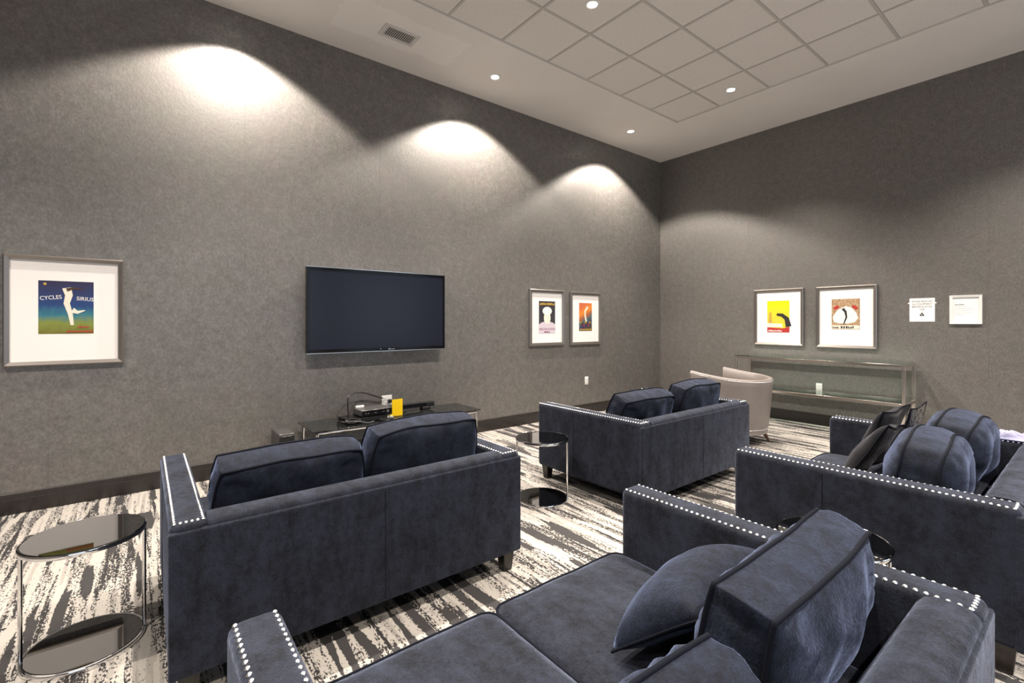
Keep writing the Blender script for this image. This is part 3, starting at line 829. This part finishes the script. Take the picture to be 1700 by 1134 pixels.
# 1: night sky with a leaping figure and lettering
t, p = picture('framed picture with a pale upright form on night blue, hung alone', (-0.447, WY, 1.036), 0, 0.648, 0.795, 0.032, 0.298, 0.388, 0.423, 'p_night')
blob('pale_shape', ribbon([(0.03,-0.13),(0.02,-0.05),(0.0,0.03),(0.012,0.09),(0.0,0.145)], 0.018, 0.05), Yp, 'cream_ink', p)
blob('pale_sweep', ribbon([(0.03,-0.02),(0.06,-0.035),(0.10,-0.02)], 0.04, 0.006), Yp-0.0007, 'cream_ink', p)
blob('brown_sweep', ribbon([(0.0,0.13),(0.04,0.145),(0.09,0.14)], 0.025, 0.004), Yp-0.0007, 'brown_ink', p)
blob('gold_spot', ell(-0.115, 0.17, 0.009, 0.009, n=12), Yp, 'gold_ink', p)
lettering('CYCLES', 0.040, 'white_ink', p, -0.083, Yp, 0.058, 0.115, -0.12)
lettering('SIRIUS', 0.040, 'white_ink', p, 0.100, Yp, 0.052, 0.095, 0.08)
ink_line(p, 0.06, 0.13, -0.150, 0.013, 'red_ink')
ink_line(p, 0.0, 0.145, -0.184, 0.013, 'red_ink')
# 2: dark ground with a round white hat
t, p = picture('tall framed picture with a round white shape on black and plum lettering', (4.355, WY, 1.030), 0, 0.645, 0.765, 0.040, 0.300, 0.440, 0.388, 'p_dark')
blob('pale_ground', [(-0.15,-0.22),(0.15,-0.22),(0.15,-0.10),(0.11,-0.075),(0.05,-0.06),(-0.05,-0.06),(-0.11,-0.075),(-0.15,-0.10)], Yp, 'lav_ink', p)
blob('cream_oval', ell(0, -0.01, 0.062, 0.085), Yp-0.0007, 'cream_ink', p)
blob('white_oval', ell(0, 0.085, 0.085, 0.058), Yp-0.0014, 'white_ink', p)
ink_line(p, -0.135, 0.135, 0.165, 0.032, 'gold_ink')
lettering('MARTINI & ROSSI', 0.046, 'plum_ink', p, 0, Yp-0.0007, -0.178, 0.295)
ink_line(p, -0.055, 0.055, -0.210, 0.017, 'plum_ink')
# 3: orange over teal
t, p = picture('tall framed picture with a pale form on orange fading to teal', (5.120, WY, 1.022), 0, 0.645, 0.765, 0.040, 0.272, 0.410, 0.405, 'p_orange')
blob('pale_shape', ribbon([(0.015,-0.07),(-0.01,0.02),(-0.01,0.09),(0.05,0.15)], 0.03, 0.03), Yp, 'cream_ink', p)
for q in range(7):
    blob('rock', ell(-0.1+q*0.032, -0.08-0.02*(q%3), 0.024, 0.016, q), Yp-0.0003*(q%2), ('olive_ink','brown_ink','plum_ink')[q%3], p)
ink_line(p, -0.12, 0.12, -0.195, 0.022, 'gold_ink')
# 4: yellow with a dark animal bending over a table
t, p = picture('framed bright yellow picture with a dark arched shape above a red band', (WX, 2.857, 1.027), -PI/2, 0.648, 0.788, 0.036, 0.292, 0.440, 0.402, 'p_yellow')
blob('dark_arc', ribbon([(0.135,-0.14),(0.11,-0.03),(0.05,0.02),(-0.02,0.03)], 0.075, 0.035), Yp, 'ink', p)
blob('cream_field', [(-0.146,-0.15),(0.06,-0.15),(0.05,-0.10),(-0.146,-0.09)], Yp-0.0004, 'cream_ink', p)
blob('gold_bar', ribbon([(-0.105,-0.09),(-0.105,0.06)], 0.05, 0.03), Yp-0.0008, 'gold_ink', p)
blob('red_band', [(-0.146,-0.22),(0.146,-0.22),(0.146,-0.14),(0.06,-0.165),(-0.146,-0.15)], Yp-0.0016, 'red_ink', p)
ink_line(p, -0.135, 0.05, -0.210, 0.022, 'white_ink')
# 5: tan with a white shape
t, p = picture('framed tan picture of bulky white shapes with a dark streak', (WX, 2.056, 1.021), -PI/2, 0.654, 0.790, 0.036, 0.304, 0.386, 0.432, 'p_tan')
blob('white_shape', [(-0.13,-0.10),(-0.14,-0.03),(-0.08,0.06),(0.0,0.10),(0.06,0.085),(0.11,0.02),(0.135,-0.05),(0.10,-0.10),(0.03,-0.12),(-0.06,-0.12)], Yp, 'white_ink', p)
blob('dark_streak', ribbon([(-0.03,0.07),(0.0,0.03),(0.01,-0.04),(-0.02,-0.13)], 0.035, 0.012), Yp-0.0007, 'ink', p)
for q in (-0.10, 0.10): blob('red_patch', ell(q, 0.085, 0.035, 0.02, -q*6), Yp-0.0007, 'red_ink', p)
blob('pale_strip', [(-0.148,-0.188),(0.148,-0.188),(0.148,-0.142),(-0.148,-0.142)], Yp, 'cream_ink', p)
ink_line(p, -0.14, -0.07, -0.18, 0.022, 'ink'); ink_line(p, -0.05, 0.09, -0.18, 0.028, 'ink')

# paper notice and framed notice on the right wall
t = thing('paper_notice', 'white paper notice taped to the wall asking to sanitize equipment', 'notice', (WX, 1.316, 1.357), -PI/2)
link('sheet', box('sheet', -0.111, 0.111, -0.0016, -0.0002, 0, 0.268), 'paper', t)
for s in (-1, 1): link('tape', box('tape', s*0.113-0.012, s*0.113+0.012, -0.0022, -0.0001, 0.205, 0.22), 'white', t)
for k, (s, w) in enumerate((('PLEASE SANITIZE', 0.178), ('ALL EQUIPMENT', 0.172), ('BEFORE & AFTER', 0.178), ('USE', 0.042))):
    lettering(s, 0.027, 'ink', t, 0, -0.0018, 0.222-0.0305*k, w)
e = link('emblem', box('emblem', -0.002, 0.002, -0.0026, -0.0017, 0.095, 0.104), 'ink', t)
for k in range(3):
    an = PI/2+k*2*PI/3
    blob('leaf', ell(0.012*math.cos(an), 0.079+0.012*math.sin(an), 0.011, 0.0085, an+PI/2), -0.0018, 'ink', e)
t = thing('framed_notice', 'small white-framed printed notice hung on the wall', 'notice', (WX, 0.953, 1.331), -PI/2)
bm = bmesh.new(); w, h, fw, d = 0.256, 0.313, 0.024, 0.022
O = [(-w/2,0),(w/2,0),(w/2,h),(-w/2,h)]; I = [(-w/2+fw,fw),(w/2-fw,fw),(w/2-fw,h-fw),(-w/2+fw,h-fw)]
rings = [[bm.verts.new((x,y,z)) for x,z in lp] for lp,y in ((O,0),(O,-d),(I,-d*0.75),(I,-0.002),(I,0))]; rings.append(rings[0])
for A, B in zip(rings, rings[1:]):
    for k in range(4): bm.faces.new((A[k],A[(k+1)%4],B[(k+1)%4],B[k]))
link('frame', finish(bm, 'frame'), 'white', t)
link('sheet', box('sheet', -w/2+fw-0.001, w/2-fw+0.001, -0.006, -0.001, fw-0.001, h-fw+0.001), 'paper', t)
ink_line(t, -0.085, -0.005, 0.205, 0.010, 'ink', -0.0061)
for k in range(5):
    wd = (0.05, 0.075, 0.065, 0.07, 0.04)[k]
    link('text_line', box('text_line', -0.085, -0.085+wd*2, -0.0065, -0.006, 0.185-0.021*k, 0.1885-0.021*k), 'faint', t)

# ------------------------------------------------------------------ glass console table by the right wall
CN0, CN1, CXF, CXB, CZ = 1.36, 3.235, 6.50, 6.955, 0.885
ct = thing('console_table', 'long two-tier glass console table with a brushed metal frame against the wall', 'console table', ((CXF+CXB)/2, (CN0+CN1)/2, 0))
a, b, s = (CXB-CXF)/2, (CN1-CN0)/2, 0.032
for x0 in (-a, a-s):
    for y0 in (-b, b-s): link('leg', box('leg', x0, x0+s, y0, y0+s, 0, CZ-s, 0.001, 1), 'nickel', ct)
for z in (CZ-s, 0.425):
    for x0 in (-a, a-s): link('rail', box('rail', x0+0.0005, x0+s-0.0005, -b+(0 if z > 0.6 else s), b-(0 if z > 0.6 else s), z, z+s-0.001, 0.001, 1), 'nickel', ct)
    for y0 in (-b, b-s): link('cross_rail', box('cross_rail', -a+s, a-s, y0+0.0005, y0+s-0.0005, z+0.0003, z+s-0.0013, 0.001, 1), 'nickel', ct)
link('glass_top', box('glass_top', -a+0.004, a-0.004, -b+0.004, b-0.004, CZ-0.0008, CZ+0.008), 'glass', ct)
link('glass_shelf', box('glass_shelf', -a+s, a-s, -b+s, b-s, 0.448, 0.456), 'glass', ct)

# ------------------------------------------------------------------ barrel armchair
ch = thing('barrel_armchair', 'taupe leather barrel armchair with nailhead rim and tapered wooden legs', 'armchair', (5.32, 2.62, 0))
RX, RY = 0.395, 0.36
def shoe(t, f=1.0):
    """t in 0..1 runs from one arm tip round the back to the other; arms run forward straight"""
    L = 0.34; arc = PI*RY*1.02; tot = 2*L+arc; s = t*tot
    if s < L: x, y, nx, ny = -RX, 0.34-s, -1, 0
    elif s > L+arc: x, y, nx, ny = RX, (s-L-arc), 1, 0
    else:
        an = PI + PI*(s-L)/arc; x, y = RX*math.cos(an), RY*math.sin(an); nx, ny = math.cos(an), math.sin(an)
    return Vector((x*f, y*f, 0)), Vector((nx, ny, 0))
def rim_z(t): return 0.728 + 0.066*abs(2*t-1)**2.2
bm = bmesh.new(); N = 56; rows = []
for i in range(N+1):
    t = i/N; zt = rim_z(t); row = []
    for q in range(9):                                  # outer skin, bottom to top
        z = 0.165+(zt-0.012-0.165)*q/8; f = 0.86+0.14*(q/8)**0.75
        p, nn = shoe(t, f); row.append(Vector((p.x, p.y, z)))
    for q, (off, dz) in enumerate(((0.006,-0.003), (0.022,0.002), (0.040,0.0), (0.052,-0.010))):
        p, nn = shoe(t); p = p-nn*off; row.append(Vector((p.x, p.y, zt+dz)))
    for q in range(1, 5):
        z = zt-0.010-(zt-0.35)*q/4; f = 1-0.05*q/4; p, nn = shoe(t, f); p = p-nn*(0.055+0.03*q/4); row.append(Vector((p.x, p.y, z)))
    rows.append([bm.verts.new(c) for c in row])
for A, B in zip(rows, rows[1:]):
    for k in range(len(A)-1): bm.faces.new((A[k], A[k+1], B[k+1], B[k]))
bm.faces.new(rows[0]); bm.faces.new(rows[-1][::-1])
sh = link('shell', finish(bm, 'shell', True, 55), 'leather', ch)
pts = []
for i in range(120):
    t = i/119; p, nn = shoe(t, 0.997); pts.append(((p.x, p.y, rim_z(t)-0.022), nn))
for tt in (0.0, 1.0):
    for k in range(1, 22):
        p, nn = shoe(tt, 1.0); z = rim_z(tt)-0.022-k*0.022; f = 0.86+0.14*max(0,(z-0.165)/0.6)**0.75
        p, nn = shoe(tt, f); pts.append(((p.x-nn.x*0.012, p.y+0.001, z), (0,1,0)))
for i in range(90):
    t = i/89; p, nn = shoe(t, 0.868); pts.append(((p.x, p.y, 0.182), nn))
stuff(link('nailhead_trim', nails_mesh(pts, 0.0062), 'nail', sh))
bm = bmesh.new(); poly = [tuple(shoe(i/40, 0.86)[0][:2]) for i in range(41)]
add_prism(bm, poly, 0.13, 0.30, 'Z'); link('seat_base', finish(bm, 'seat_base'), 'leather', ch)
bm = bmesh.new(); poly = [tuple(shoe(i/40, 0.80)[0][:2]) for i in range(41)]
add_prism(bm, poly, 0.301, 0.42, 'Z'); bmesh.ops.bevel(bm, geom=[e for e in bm.edges if e.verts[0].co.z > 0.41 and e.verts[1].co.z > 0.41], offset=0.03, segments=3, affect='EDGES')
link('seat_cushion', finish(bm, 'seat_cushion', True, 50), 'leather', ch)
for sx in (-1, 1):
    for y0, y1 in ((-0.20, -0.25), (0.25, 0.29)):
        link('leg', tube('leg', [(sx*0.21,y0,0.14), (sx*0.22,y0+(y1-y0)*0.3,0.08), (sx*0.25,y1,0.0)], [0.026,0.021,0.012], 10), 'walnut', ch)
